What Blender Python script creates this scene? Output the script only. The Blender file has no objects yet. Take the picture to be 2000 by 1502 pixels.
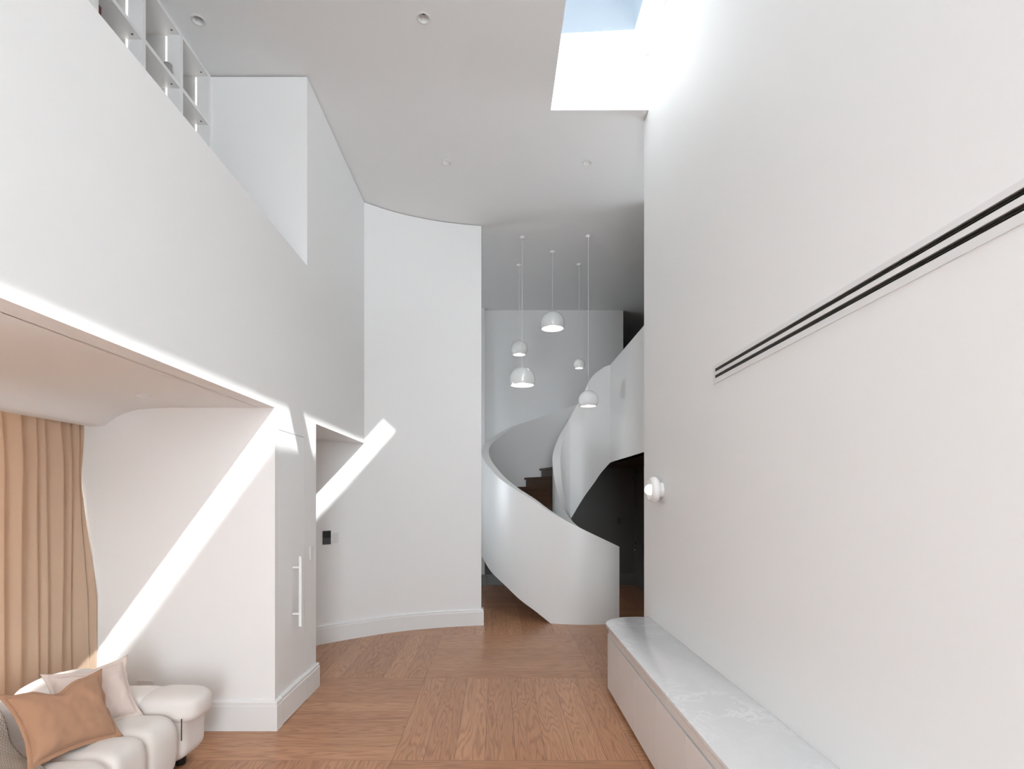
import bpy, bmesh, math, random
from mathutils import Vector, Matrix, noise
random.seed(7)
PI = math.pi
sc = bpy.context.scene
COL = sc.collection

# ---------------------------------------------------------------- camera, world, sun, exposure
EYE = 1.65
cam_d = bpy.data.cameras.new('camera')
cam = bpy.data.objects.new('camera', cam_d); COL.objects.link(cam)
cam.location = (0, 0, EYE); cam.rotation_euler = (PI/2, 0, 0)
cam_d.sensor_width = 36; cam_d.lens = 1062/2000*36
cam_d.shift_x = 28/2000; cam_d.shift_y = 219/2000
cam_d.clip_start = 0.05; cam_d.clip_end = 200
sc.camera = cam

sc.view_settings.view_transform = 'Standard'
sc.view_settings.look = 'None'
sc.view_settings.gamma = 1
sc.view_settings.exposure = 1.72
sc.view_settings.use_curve_mapping = False

SUN_DIR = Vector((-1.888, 1.685, -2.587)).normalized()
w = bpy.data.worlds.new('sky'); sc.world = w; w.use_nodes = True
wn = w.node_tree; wn.nodes.clear()
def wnode(t, **k):
    n = wn.nodes.new(t)
    for a, b in k.items(): setattr(n, a, b)
    return n
w_tc = wnode('ShaderNodeTexCoord')
w_dot = wnode('ShaderNodeVectorMath', operation='DOT_PRODUCT')
wn.links.new(w_tc.outputs['Generated'], w_dot.inputs[0])
w_dot.inputs[1].default_value = (-SUN_DIR)
w_map = wnode('ShaderNodeMapRange', interpolation_type='SMOOTHSTEP')
w_map.inputs['From Min'].default_value = 0.45; w_map.inputs['From Max'].default_value = 0.95
wn.links.new(w_dot.outputs['Value'], w_map.inputs['Value'])
w_ns = wnode('ShaderNodeTexNoise'); w_ns.inputs['Scale'].default_value = 1.6; w_ns.inputs['Detail'].default_value = 5
wn.links.new(w_tc.outputs['Generated'], w_ns.inputs['Vector'])
w_rmp = wnode('ShaderNodeValToRGB')
w_rmp.color_ramp.elements[0].position = 0.45; w_rmp.color_ramp.elements[0].color = (0.10, 0.14, 0.19, 1)
w_rmp.color_ramp.elements[1].position = 0.75; w_rmp.color_ramp.elements[1].color = (0.18, 0.21, 0.24, 1)
wn.links.new(w_ns.outputs['Fac'], w_rmp.inputs['Fac'])
SKY_HAZE = 2.6; HORIZON = 4.4
w_mix = wnode('ShaderNodeMixRGB')
wn.links.new(w_map.outputs['Result'], w_mix.inputs['Fac'])
wn.links.new(w_rmp.outputs['Color'], w_mix.inputs['Color1'])
w_mix.inputs['Color2'].default_value = (0.99*SKY_HAZE, 1.0*SKY_HAZE, 1.01*SKY_HAZE, 1)   # bright hazy sky on the sun's side
w_sep = wnode('ShaderNodeSeparateXYZ'); wn.links.new(w_tc.outputs['Generated'], w_sep.inputs[0])
w_map2 = wnode('ShaderNodeMapRange', interpolation_type='SMOOTHSTEP')
w_map2.inputs['From Min'].default_value = 0.52; w_map2.inputs['From Max'].default_value = 0.15
wn.links.new(w_sep.outputs['Z'], w_map2.inputs['Value'])
w_mix2 = wnode('ShaderNodeMixRGB', blend_type='ADD'); wn.links.new(w_map2.outputs['Result'], w_mix2.inputs['Fac'])
wn.links.new(w_mix.outputs['Color'], w_mix2.inputs['Color1'])
w_mix2.inputs['Color2'].default_value = (0.955*HORIZON, 0.985*HORIZON, 1.02*HORIZON, 1)     # bright haze towards the horizon
w_bg = wnode('ShaderNodeBackground'); w_bg.inputs['Strength'].default_value = 1.0
wn.links.new(w_mix2.outputs['Color'], w_bg.inputs['Color'])
w_out = wnode('ShaderNodeOutputWorld'); wn.links.new(w_bg.outputs[0], w_out.inputs[0])

sd = bpy.data.lights.new('sun', 'SUN'); sd.energy = 1.8; sd.angle = math.radians(0.6); sd.color = (1, 0.985, 0.96)
sun = bpy.data.objects.new('sun', sd); COL.objects.link(sun)
sun.rotation_euler = SUN_DIR.to_track_quat('-Z', 'Y').to_euler(); sun.location = (4, -4, 9)

def portal(name, loc, rot, sx, sy):
    d = bpy.data.lights.new(name, 'AREA'); d.shape = 'RECTANGLE'; d.size = sx; d.size_y = sy
    d.cycles.is_portal = True
    o = bpy.data.objects.new(name, d); COL.objects.link(o); o.location = loc; o.rotation_euler = rot
    return o
portal('added_rear_portal', (0.35, -4.45, 2.22), (PI/2, 0, 0), 1.9, 4.3)
portal('hall_window_portal', (-3.2, 8.1, 1.85), (PI/2, 0, -PI/2), 1.2, 1.1)
portal('added_landing_portal', (3.55, 5.8, 3.27), (PI/2, 0, PI/2), 1.0, 1.05)
portal('skylight_portal', (0.855, 3.63, 5.78), (0, 0, 0), 0.74, 2.5)
portal('skylight_portal', (0.855, 0.65, 5.78), (0, 0, 0), 0.74, 3.2)

# ---------------------------------------------------------------- sizes (metres, floor at 0)
C = 5.137        # ceiling
LC = 2.281       # low ceiling
UF = 2.60        # upper floor
PT = 3.562       # parapet top
XL = -1.577      # left wall plane
XR = 1.36        # right wall plane

# ---------------------------------------------------------------- material helpers
def srgb(r, g, b):
    f = lambda c: (c/255/12.92) if c/255 <= 0.04045 else ((c/255+0.055)/1.055)**2.4
    return (f(r), f(g), f(b), 1)
class N:
    def __init__(s, name):
        s.m = bpy.data.materials.new(name); s.m.use_nodes = True
        s.t = s.m.node_tree; s.b = s.t.nodes['Principled BSDF']
    def n(s, t, **k):
        x = s.t.nodes.new(t)
        for a, b in k.items(): setattr(x, a, b)
        return x
    def l(s, a, b): s.t.links.new(a, b)
    def math(s, op, a, b=None, c=None):
        x = s.n('ShaderNodeMath', operation=op)
        for i, v in enumerate((a, b, c)):
            if v is None: continue
            if isinstance(v, (int, float)): x.inputs[i].default_value = v
            else: s.l(v, x.inputs[i])
        return x.outputs[0]
    def bump(s, h, strength, dist=0.002):
        x = s.n('ShaderNodeBump'); x.inputs['Strength'].default_value = strength; x.inputs['Distance'].default_value = dist
        s.l(h, x.inputs['Height']); s.l(x.outputs[0], s.b.inputs['Normal'])
def basic(name, col, rough=0.5, metal=0, noise_scale=None, amt=0.03, bump=0.0, coat=0, sheen=0):
    a = N(name); a.b.inputs['Roughness'].default_value = rough; a.b.inputs['Metallic'].default_value = metal
    a.b.inputs['Base Color'].default_value = col
    if coat: a.b.inputs['Coat Weight'].default_value = coat
    if sheen: a.b.inputs['Sheen Weight'].default_value = sheen
    if noise_scale:
        tc = a.n('ShaderNodeTexCoord'); ns = a.n('ShaderNodeTexNoise'); ns.inputs['Scale'].default_value = noise_scale
        ns.inputs['Detail'].default_value = 4
        a.l(tc.outputs['Object'], ns.inputs['Vector'])
        mx = a.n('ShaderNodeMixRGB'); a.l(ns.outputs['Fac'], mx.inputs['Fac'])
        mx.inputs['Color1'].default_value = tuple(c*(1-amt) for c in col[:3])+(1,)
        mx.inputs['Color2'].default_value = tuple(min(1, c*(1+amt)) for c in col[:3])+(1,)
        a.l(mx.outputs[0], a.b.inputs['Base Color'])
        if bump: a.bump(ns.outputs['Fac'], bump)
    return a.m
def emit(name, col, strength):
    a = N(name); a.b.inputs['Base Color'].default_value = (0.8, 0.8, 0.8, 1)
    a.b.inputs['Emission Color'].default_value = col; a.b.inputs['Emission Strength'].default_value = strength
    return a.m

M = {}
WALLC = (0.905, 0.898, 0.885, 1)
M['plaster'] = basic('plaster', WALLC, 0.55, noise_scale=260, amt=0.006, bump=0.04)
M['ceiling'] = basic('ceiling_paint', (0.905, 0.90, 0.89, 1), 0.7, noise_scale=200, amt=0.005)
M['gloss'] = basic('gloss_white', (0.86, 0.86, 0.85, 1), 0.22, noise_scale=3, amt=0.004)
M['polished'] = basic('polished_plaster', (0.89, 0.885, 0.87, 1), 0.33, noise_scale=5, amt=0.01)
M['door'] = basic('door_paint', (0.905, 0.90, 0.89, 1), 0.35, noise_scale=4, amt=0.003)
M['joinery'] = basic('joinery_white', (0.88, 0.865, 0.85, 1), 0.3, noise_scale=40, amt=0.01)
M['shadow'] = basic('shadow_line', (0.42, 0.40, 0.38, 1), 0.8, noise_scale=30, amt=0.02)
M['shade_wall'] = basic('shaded_wall_paint', (0.16, 0.155, 0.145, 1), 0.5, noise_scale=60, amt=0.02)  # shade of the hall and corridor put into the wall colour
M['shade_plate'] = basic('shaded_switch_plate', (0.10, 0.095, 0.09, 1), 0.3, noise_scale=20, amt=0.02)  # switch plate darkened to carry the hall's shade
M['shade_trim'] = basic('shaded_skirting', (0.22, 0.21, 0.20, 1), 0.35, noise_scale=20, amt=0.02)  # far skirting greyed, the stair hall's shade in its colour
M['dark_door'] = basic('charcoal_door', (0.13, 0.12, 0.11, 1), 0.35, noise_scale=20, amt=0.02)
M['black'] = basic('black_metal', (0.012, 0.011, 0.010, 1), 0.35, noise_scale=50, amt=0.1)
M['bronze'] = basic('dark_bronze', (0.045, 0.036, 0.028, 1), 0.3, 0.6, noise_scale=90, amt=0.1)
M['chrome'] = basic('brushed_steel', (0.55, 0.54, 0.52, 1), 0.25, 1.0, noise_scale=60, amt=0.03)
M['screen'] = basic('black_glass', (0.012, 0.012, 0.012, 1), 0.08, noise_scale=5, amt=0.05)
M['screen_grey'] = basic('grey_glass', (0.075, 0.072, 0.07, 1), 0.2, noise_scale=5, amt=0.05)
M['plastic'] = basic('white_plastic', (0.80, 0.79, 0.78, 1), 0.3, noise_scale=5, amt=0.004)
M['lamp'] = emit('lamp_glow', (1, 0.93, 0.86, 1), 0.9)
M['pendant_bulb'] = emit('pendant_bulb_glow', (1, 0.94, 0.90, 1), 3.2)
M['globe'] = emit('globe_glow', (1, 0.93, 0.85, 1), 0.3)
M['led'] = emit('led_glow', (1, 0.94, 0.86, 1), 0.9)
M['enamel'] = basic('enamel', (0.86, 0.87, 0.86, 1), 0.12, noise_scale=6, amt=0.01, coat=0.6)
M['enamel_in'] = basic('enamel_inside', (0.90, 0.86, 0.84, 1), 0.4, noise_scale=6, amt=0.01)
M['sconce'] = basic('sconce_body', (0.84, 0.82, 0.80, 1), 0.3, noise_scale=6, amt=0.01)
M['book_red'] = basic('book_red', (0.13, 0.035, 0.025, 1), 0.5, noise_scale=80, amt=0.1)
M['paper'] = basic('paper', (0.7, 0.65, 0.6, 1), 0.7, noise_scale=80, amt=0.05)
M['smoke'] = basic('smoky_ceramic', (0.35, 0.33, 0.31, 1), 0.25, noise_scale=30, amt=0.1)
M['stair_wood'] = None

# floor : basket-weave panels of oak planks
def oak(name, tone=1.0, panels=True, rough=0.30):
    a = N(name)
    tc = a.n('ShaderNodeTexCoord'); sp = a.n('ShaderNodeSeparateXYZ'); a.l(tc.outputs['Object'], sp.inputs[0])
    X, Y = sp.outputs['X'], sp.outputs['Y']
    S = 1.545; NP = 8
    if panels:
        gx = a.math('DIVIDE', a.math('ADD', X, 0.66), S); gy = a.math('DIVIDE', a.math('ADD', Y, -3.40), S)
        bx = a.math('FLOOR', gx); by = a.math('FLOOR', gy)
        fx = a.math('SUBTRACT', gx, bx); fy = a.math('SUBTRACT', gy, by)
        par = a.math('FLOORED_MODULO', a.math('ADD', bx, by), 2.0)
        inv = a.math('SUBTRACT', 1.0, par)
        v = a.math('ADD', a.math('MULTIPLY', fx, inv), a.math('MULTIPLY', fy, par))     # across planks
        u = a.math('ADD', a.math('MULTIPLY', fy, inv), a.math('MULTIPLY', fx, par))     # along planks
        vp = a.math('MULTIPLY', v, NP); pi_ = a.math('FLOOR', vp); vf = a.math('SUBTRACT', vp, pi_)
        seed = a.math('ADD', a.math('ADD', a.math('MULTIPLY', bx, 13.7), a.math('MULTIPLY', by, 7.31)), a.math('MULTIPLY', pi_, 1.93))
        ul = a.math('MULTIPLY', u, S); vl = a.math('MULTIPLY', v, S)
    else:
        ul, vl = X, a.math('ADD', Y, sp.outputs['Z']); vf = None; seed = a.math('FLOOR', a.math('MULTIPLY', sp.outputs['Z'], 6))
    wn_ = a.n('ShaderNodeTexWhiteNoise', noise_dimensions='1D'); a.l(seed, wn_.inputs['W']); rnd = wn_.outputs['Value']
    cb = a.n('ShaderNodeCombineXYZ')
    a.l(a.math('MULTIPLY', ul, 0.75), cb.inputs[0]); a.l(a.math('MULTIPLY', vl, 7.5), cb.inputs[1]); a.l(a.math('MULTIPLY', rnd, 37.0), cb.inputs[2])
    n1 = a.n('ShaderNodeTexNoise'); n1.inputs['Scale'].default_value = 1.0; n1.inputs['Detail'].default_value = 2.2; n1.inputs['Roughness'].default_value = 0.45
    a.l(cb.outputs[0], n1.inputs['Vector'])
    rings = a.math('SINE', a.math('MULTIPLY', n1.outputs['Fac'], 105.0))
    rings = a.math('POWER', a.math('MULTIPLY_ADD', rings, 0.5, 0.5), 2.2)
    cb2 = a.n('ShaderNodeCombineXYZ')
    a.l(a.math('MULTIPLY', ul, 6.0), cb2.inputs[0]); a.l(a.math('MULTIPLY', vl, 160.0), cb2.inputs[1]); a.l(a.math('MULTIPLY', rnd, 11.0), cb2.inputs[2])
    n2 = a.n('ShaderNodeTexNoise'); n2.inputs['Scale'].default_value = 1.0; n2.inputs['Detail'].default_value = 3
    a.l(cb2.outputs[0], n2.inputs['Vector'])
    n3 = a.n('ShaderNodeTexNoise'); n3.inputs['Scale'].default_value = 1.1; n3.inputs['Detail'].default_value = 2
    a.l(cb.outputs[0], n3.inputs['Vector'])
    r1 = a.n('ShaderNodeValToRGB'); e = r1.color_ramp.elements
    k = tone
    e[0].position = 0.0; e[0].color = (0.43*k, 0.20*k, 0.10*k, 1)
    e[1].position = 1.0; e[1].color = (0.62*k, 0.325*k, 0.178*k, 1)
    val = a.math('ADD', a.math('MULTIPLY_ADD', rnd, 0.50, 0.12), a.math('MULTIPLY', n3.outputs['Fac'], 0.35))
    a.l(val, r1.inputs['Fac'])
    dark = a.n('ShaderNodeMixRGB', blend_type='MULTIPLY')
    gr = a.math('MULTIPLY', rings, a.math('MULTIPLY_ADD', n2.outputs['Fac'], 0.7, 0.30))
    a.l(a.math('MULTIPLY', gr, 0.75), dark.inputs['Fac']); a.l(r1.outputs[0], dark.inputs['Color1']); dark.inputs['Color2'].default_value = (0.50, 0.42, 0.36, 1)
    fine = a.n('ShaderNodeMixRGB', blend_type='MULTIPLY')
    fm = a.n('ShaderNodeMapRange'); a.l(n2.outputs['Fac'], fm.inputs['Value']); fm.inputs['From Min'].default_value = 0.5; fm.inputs['From Max'].default_value = 0.72
    a.l(a.math('MULTIPLY', fm.outputs[0], 0.45), fine.inputs['Fac']); a.l(dark.outputs[0], fine.inputs['Color1']); fine.inputs['Color2'].default_value = (0.6, 0.52, 0.46, 1)
    colr = fine.outputs[0]
    if panels:
        ed = a.math('MINIMUM', vf, a.math('SUBTRACT', 1.0, vf))
        ln = a.math('LESS_THAN', ed, 0.008)
        eu = a.math('MINIMUM', u, a.math('SUBTRACT', 1.0, u)); ln2 = a.math('LESS_THAN', eu, 0.0011)
        ln = a.math('MAXIMUM', ln, ln2)
        gp = a.n('ShaderNodeMixRGB'); a.l(a.math('MULTIPLY', ln, 0.7), gp.inputs['Fac']); a.l(colr, gp.inputs['Color1']); gp.inputs['Color2'].default_value = (0.07, 0.03, 0.017, 1)
        colr = gp.outputs[0]
    a.l(colr, a.b.inputs['Base Color'])
    a.b.inputs['Roughness'].default_value = rough; a.b.inputs['Specular IOR Level'].default_value = 0.38
    a.l(a.math('MULTIPLY_ADD', n2.outputs['Fac'], 0.14, rough-0.07), a.b.inputs['Roughness'])
    a.bump(gr, 0.12, 0.0008)
    return a.m
M['oak'] = oak('oak_floor')
M['stair_wood'] = oak('dark_oak_stairs', 0.17, False, 0.4)

# quartz worktop with cloudy white veins
def quartz():
    a = N('quartz')
    tc = a.n('ShaderNodeTexCoord')
    n1 = a.n('ShaderNodeTexNoise'); n1.inputs['Scale'].default_value = 3.0; n1.inputs['Detail'].default_value = 8; n1.inputs['Distortion'].default_value = 1.6; n1.inputs['Roughness'].default_value = 0.62
    a.l(tc.outputs['Object'], n1.inputs['Vector'])
    v = a.math('ABSOLUTE', a.math('SUBTRACT', n1.outputs['Fac'], 0.5))
    mr = a.n('ShaderNodeMapRange'); a.l(v, mr.inputs['Value']); mr.inputs['From Min'].default_value = 0.0; mr.inputs['From Max'].default_value = 0.035
    mr.inputs['To Min'].default_value = 1; mr.inputs['To Max'].default_value = 0
    n2 = a.n('ShaderNodeTexNoise'); n2.inputs['Scale'].default_value = 2.2; n2.inputs['Detail'].default_value = 5; a.l(tc.outputs['Object'], n2.inputs['Vector'])
    m2 = a.n('ShaderNodeMapRange'); a.l(n2.outputs['Fac'], m2.inputs['Value']); m2.inputs['From Min'].default_value = 0.45; m2.inputs['From Max'].default_value = 0.68
    f = a.math('MULTIPLY', mr.outputs[0], a.math('MULTIPLY_ADD', m2.outputs[0], 0.9, 0.1))
    mx = a.n('ShaderNodeMixRGB'); a.l(f, mx.inputs['Fac']); mx.inputs['Color1'].default_value = (0.76, 0.75, 0.745, 1); mx.inputs['Color2'].default_value = (0.93, 0.925, 0.92, 1)
    a.l(mx.outputs[0], a.b.inputs['Base Color']); a.b.inputs['Roughness'].default_value = 0.16
    return a.m
M['quartz'] = quartz()

def fabric(name, col, scale=500, bump=0.25, amt=0.10, sheen=0.15, wr=0.0, transl=0.0):
    a = N(name); tc = a.n('ShaderNodeTexCoord')
    sp = a.n('ShaderNodeSeparateXYZ'); a.l(tc.outputs['Object'], sp.inputs[0])
    n1 = a.n('ShaderNodeTexNoise'); n1.inputs['Scale'].default_value = scale; n1.inputs['Detail'].default_value = 2; a.l(tc.outputs['Object'], n1.inputs['Vector'])
    n2 = a.n('ShaderNodeTexNoise'); n2.inputs['Scale'].default_value = 9; n2.inputs['Detail'].default_value = 3; a.l(tc.outputs['Object'], n2.inputs['Vector'])
    mx = a.n('ShaderNodeMixRGB'); a.l(n1.outputs['Fac'], mx.inputs['Fac'])
    mx.inputs['Color1'].default_value = tuple(c*(1-amt) for c in col[:3])+(1,); mx.inputs['Color2'].default_value = tuple(c*(1+amt) for c in col[:3])+(1,)
    a.l(mx.outputs[0], a.b.inputs['Base Color']); a.b.inputs['Roughness'].default_value = 0.9; a.b.inputs['Sheen Weight'].default_value = sheen
    h = a.math('ADD', n1.outputs['Fac'], a.math('MULTIPLY', n2.outputs['Fac'], wr*20))
    a.bump(h, bump, 0.001)
    if transl:
        tr = a.n('ShaderNodeBsdfTranslucent'); a.l(mx.outputs[0], tr.inputs['Color'])
        ms = a.n('ShaderNodeMixShader'); ms.inputs[0].default_value = transl
        out = a.t.nodes['Material Output']; a.l(a.b.outputs[0], ms.inputs[1]); a.l(tr.outputs[0], ms.inputs[2]); a.l(ms.outputs[0], out.inputs[0])
    return a.m
M['curtain'] = fabric('curtain_linen', (0.70, 0.52, 0.375, 1), 420, 0.25, 0.12, transl=0.25)
M['sofa'] = fabric('sofa_fabric', (0.82, 0.765, 0.72, 1), 600, 0.2, 0.04, wr=0.05)
M['tan'] = fabric('tan_linen', (0.47, 0.26, 0.155, 1), 450, 0.35, 0.12, wr=0.15)
M['tan_dark'] = fabric('tan_flange', (0.36, 0.17, 0.085, 1), 450, 0.35, 0.12)
M['blush'] = fabric('blush_linen', (0.78, 0.65, 0.58, 1), 450, 0.3, 0.06, wr=0.1)
def knit():
    a = N('knit'); tc = a.n('ShaderNodeTexCoord')
    sp = a.n('ShaderNodeSeparateXYZ'); a.l(tc.outputs['UV'], sp.inputs[0])
    u = a.math('MULTIPLY', sp.outputs['X'], 2*PI*62); v = a.math('MULTIPLY', sp.outputs['Y'], 2*PI*110)
    s1 = a.math('SINE', a.math('ADD', u, a.math('MULTIPLY', a.math('SINE', a.math('MULTIPLY', v, 0.5)), 0.9))); s2 = a.math('SINE', v)
    h = a.math('MULTIPLY_ADD', a.math('MULTIPLY', s1, s2), 0.5, 0.5)
    mr = a.n('ShaderNodeMapRange'); a.l(h, mr.inputs['Value']); mr.inputs['From Min'].default_value = 0.1; mr.inputs['From Max'].default_value = 0.45
    mx = a.n('ShaderNodeMixRGB'); a.l(mr.outputs[0], mx.inputs['Fac']); mx.inputs['Color1'].default_value = (0.24, 0.17, 0.125, 1); mx.inputs['Color2'].default_value = (0.60, 0.52, 0.45, 1)
    a.l(mx.outputs[0], a.b.inputs['Base Color']); a.b.inputs['Roughness'].default_value = 0.95
    a.bump(h, 0.8, 0.004)
    return a.m
M['knit'] = knit()
def glass_mat():
    a = N('skylight_glass'); t = a.t
    lw = a.n('ShaderNodeLayerWeight'); lw.inputs['Blend'].default_value = 0.5
    fr = a.math('MULTIPLY_ADD', a.math('POWER', lw.outputs['Facing'], 4.0), 0.7, 0.05)
    tr = a.n('ShaderNodeBsdfTransparent'); tr.inputs['Color'].default_value = (0.95, 0.975, 0.99, 1)
    gl = a.n('ShaderNodeBsdfGlossy'); gl.inputs['Roughness'].default_value = 0.0
    ms = a.n('ShaderNodeMixShader'); a.l(fr, ms.inputs[0]); a.l(tr.outputs[0], ms.inputs[1]); a.l(gl.outputs[0], ms.inputs[2])
    a.l(ms.outputs[0], t.nodes['Material Output'].inputs[0])
    return a.m
M['glass'] = glass_mat()

# ---------------------------------------------------------------- mesh helpers
def link(name, me, mat, parent=None):
    o = bpy.data.objects.new(name, me); COL.objects.link(o)
    if mat is not None and not me.materials:
        me.materials.append(M[mat] if isinstance(mat, str) else mat)
    if parent is not None: o.parent = parent
    return o
def smooth(me, ang=35):
    for p in me.polygons: p.use_smooth = True
    me.set_sharp_from_angle(angle=math.radians(ang))
class B:
    def __init__(s): s.v = []; s.f = []
    def add(s, vs, fs):
        k = len(s.v); s.v += [tuple(v) for v in vs]; s.f += [tuple(i+k for i in f) for f in fs]; return s
    def box(s, x0, x1, y0, y1, z0, z1):
        vs = [(x, y, z) for z in (z0, z1) for y in (y0, y1) for x in (x0, x1)]
        return s.add(vs, [(0,2,3,1),(4,5,7,6),(0,1,5,4),(2,6,7,3),(0,4,6,2),(1,3,7,5)])
    def prism(s, pts, axis, a, b):
        """pts 2-D outline (ccw), extruded along axis from a to b"""
        def P(p, t):
            return {'x': (t, p[0], p[1]), 'y': (p[0], t, p[1]), 'z': (p[0], p[1], t)}[axis]
        n = len(pts)
        vs = [P(p, a) for p in pts]+[P(p, b) for p in pts]
        fs = [tuple(range(n))[::-1], tuple(range(n, 2*n))]+[(i, (i+1)%n, n+(i+1)%n, n+i) for i in range(n)]
        return s.add(vs, fs)
    def lathe(s, prof, n=32, origin=(0,0,0), axis='z'):
        """prof: list of (r, h)"""
        vs = []; fs = []
        for r, h in prof:
            for i in range(n):
                a = 2*PI*i/n
                p = (r*math.cos(a), r*math.sin(a), h)
                if axis == 'x': p = (-h, p[1], p[0])       # h towards -X
                vs.append((p[0]+origin[0], p[1]+origin[1], p[2]+origin[2]))
        for j in range(len(prof)-1):
            for i in range(n):
                fs.append((j*n+i, j*n+(i+1)%n, (j+1)*n+(i+1)%n, (j+1)*n+i))
        return s.add(vs, fs)
    def disc(s, r, h, n=32, origin=(0,0,0)):
        vs = [(origin[0]+r*math.cos(2*PI*i/n), origin[1]+r*math.sin(2*PI*i/n), origin[2]+h) for i in range(n)]
        return s.add(vs, [tuple(range(n))])
    def tube(s, p, q, r, n=12, cap=True):
        p, q = Vector(p), Vector(q); d = (q-p).normalized()
        a = d.orthogonal().normalized(); b = d.cross(a)
        vs = [tuple(c+a*r*math.cos(2*PI*i/n)+b*r*math.sin(2*PI*i/n)) for c in (p, q) for i in range(n)]
        fs = [(i, (i+1)%n, n+(i+1)%n, n+i) for i in range(n)]
        if cap: fs += [tuple(range(n))[::-1], tuple(range(n, 2*n))]
        return s.add(vs, fs)
    def mesh(s, name, sm=None, bevel=None):
        me = bpy.data.meshes.new(name); me.from_pydata(s.v, [], s.f)
        bm = bmesh.new(); bm.from_mesh(me)
        bmesh.ops.remove_doubles(bm, verts=bm.verts, dist=1e-6)
        bmesh.ops.recalc_face_normals(bm, faces=bm.faces)
        if bevel:
            es = [e for e in bm.edges if len(e.link_faces) == 2 and e.calc_face_angle(0) > 0.6]
            bmesh.ops.bevel(bm, geom=es, offset=bevel, segments=2, affect='EDGES', profile=0.5, clamp_overlap=True)
        bm.to_mesh(me); bm.free()
        if sm: smooth(me, sm)
        return me
def build(b, name, mat, parent=None, sm=None, bevel=None):
    return link(name, b.mesh(name, sm, bevel), mat, parent)
def struct(b, name, mat, sm=None, bevel=None, label=None):
    o = build(b, name, mat, None, sm, bevel); o['kind'] = 'structure'
    if label: o['label'] = label
    return o
def tag(o, label, cat, group=None):
    o['label'] = label; o['category'] = cat
    if group: o['group'] = group
    return o
def thing(name, loc, label, cat, group=None):
    o = bpy.data.objects.new(name, None); COL.objects.link(o); o.location = loc; o.empty_display_size = 0.1
    return tag(o, label, cat, group)
def hermite(tab, x):
    """smooth interpolation through (x, y) pairs"""
    if x <= tab[0][0]: return tab[0][1]
    if x >= tab[-1][0]: return tab[-1][1]
    n = len(tab)
    def sl(i):
        if i == 0: return (tab[1][1]-tab[0][1])/(tab[1][0]-tab[0][0])
        if i == n-1: return (tab[-1][1]-tab[-2][1])/(tab[-1][0]-tab[-2][0])
        a = (tab[i][1]-tab[i-1][1])/(tab[i][0]-tab[i-1][0]); b = (tab[i+1][1]-tab[i][1])/(tab[i+1][0]-tab[i][0])
        return 0 if a*b < 0 else (a+b)/2
    for i in range(n-1):
        if x <= tab[i+1][0]:
            h = tab[i+1][0]-tab[i][0]; t = (x-tab[i][0])/h
            return ((2*t**3-3*t*t+1)*tab[i][1]+(t**3-2*t*t+t)*h*sl(i)+(-2*t**3+3*t*t)*tab[i+1][1]+(t**3-t*t)*h*sl(i+1))

# ---------------------------------------------------------------- the shell
struct(B().box(-3.4, 3.7, -4.6, 13.1, -0.12, 0.0), 'floor', 'oak')
# main ceiling with the skylight opening
SX0, SX1, SY0, SY1 = 0.48, 1.235, -1.0, 4.905
DL = {(-2.19, 3.978): 'white downlight in the high ceiling just right of the loft bookshelf',
      (-0.54, 3.96): 'white downlight near the top centre of the high ceiling, between bookshelf and skylight',
      (-0.534, 5.67): 'pale downlight further back in the high ceiling, in front of the curved wall',
      (0.936, 5.68): 'pale downlight in the high ceiling beyond the end of the skylight'}
def slab(outer, holes, z0, z1):
    bm = bmesh.new()
    for loop in [outer]+holes:
        vs = [bm.verts.new((x, y, z0)) for x, y in loop]
        for i in range(len(vs)): bm.edges.new((vs[i-1], vs[i]))
    bmesh.ops.triangle_fill(bm, edges=bm.edges[:], use_beauty=True)
    r = bmesh.ops.extrude_face_region(bm, geom=bm.faces[:])
    for v in r['geom']:
        if isinstance(v, bmesh.types.BMVert): v.co.z = z1
    bmesh.ops.recalc_face_normals(bm, faces=bm.faces[:])
    me = bpy.data.meshes.new('slab'); bm.to_mesh(me); bm.free()
    return me
def ring_pts(x, y, r, n=40): return [(x+r*math.cos(2*PI*i/n), y+r*math.sin(2*PI*i/n)) for i in range(n)]
o = link('ceiling', slab([(-3.4, -4.6), (3.7, -4.6), (3.7, 13.1), (-3.4, 13.1)],
     [[(SX0, SY0), (XR+0.03, SY0), (XR+0.03, SY1), (SX0, SY1)]]+[ring_pts(x, y, 0.0393) for x, y in DL], C, C+0.16), 'ceiling')
o['kind'] = 'structure'

# right wall, rising into the skylight shaft
GAP = 0.012
b = B(); b.box(XR, 1.5, -4.6, SY0, 0, C); b.box(XR, XR+0.03, SY0, SY1, 0, 5.63); b.box(XR+0.03, 1.5, SY0, SY1, 0, C); b.box(XR+0.03, 1.5, SY0, SY1, C+0.16, 5.63); b.box(XR, 1.5, SY1, 5.05, 0, C-GAP)
struct(b, 'wall_right', 'plaster')
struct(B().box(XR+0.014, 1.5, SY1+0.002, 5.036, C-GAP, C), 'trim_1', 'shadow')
struct(B().box(1.5, 3.7, 4.93, 5.05, 0, C), 'wall_right_return', 'plaster')
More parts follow.
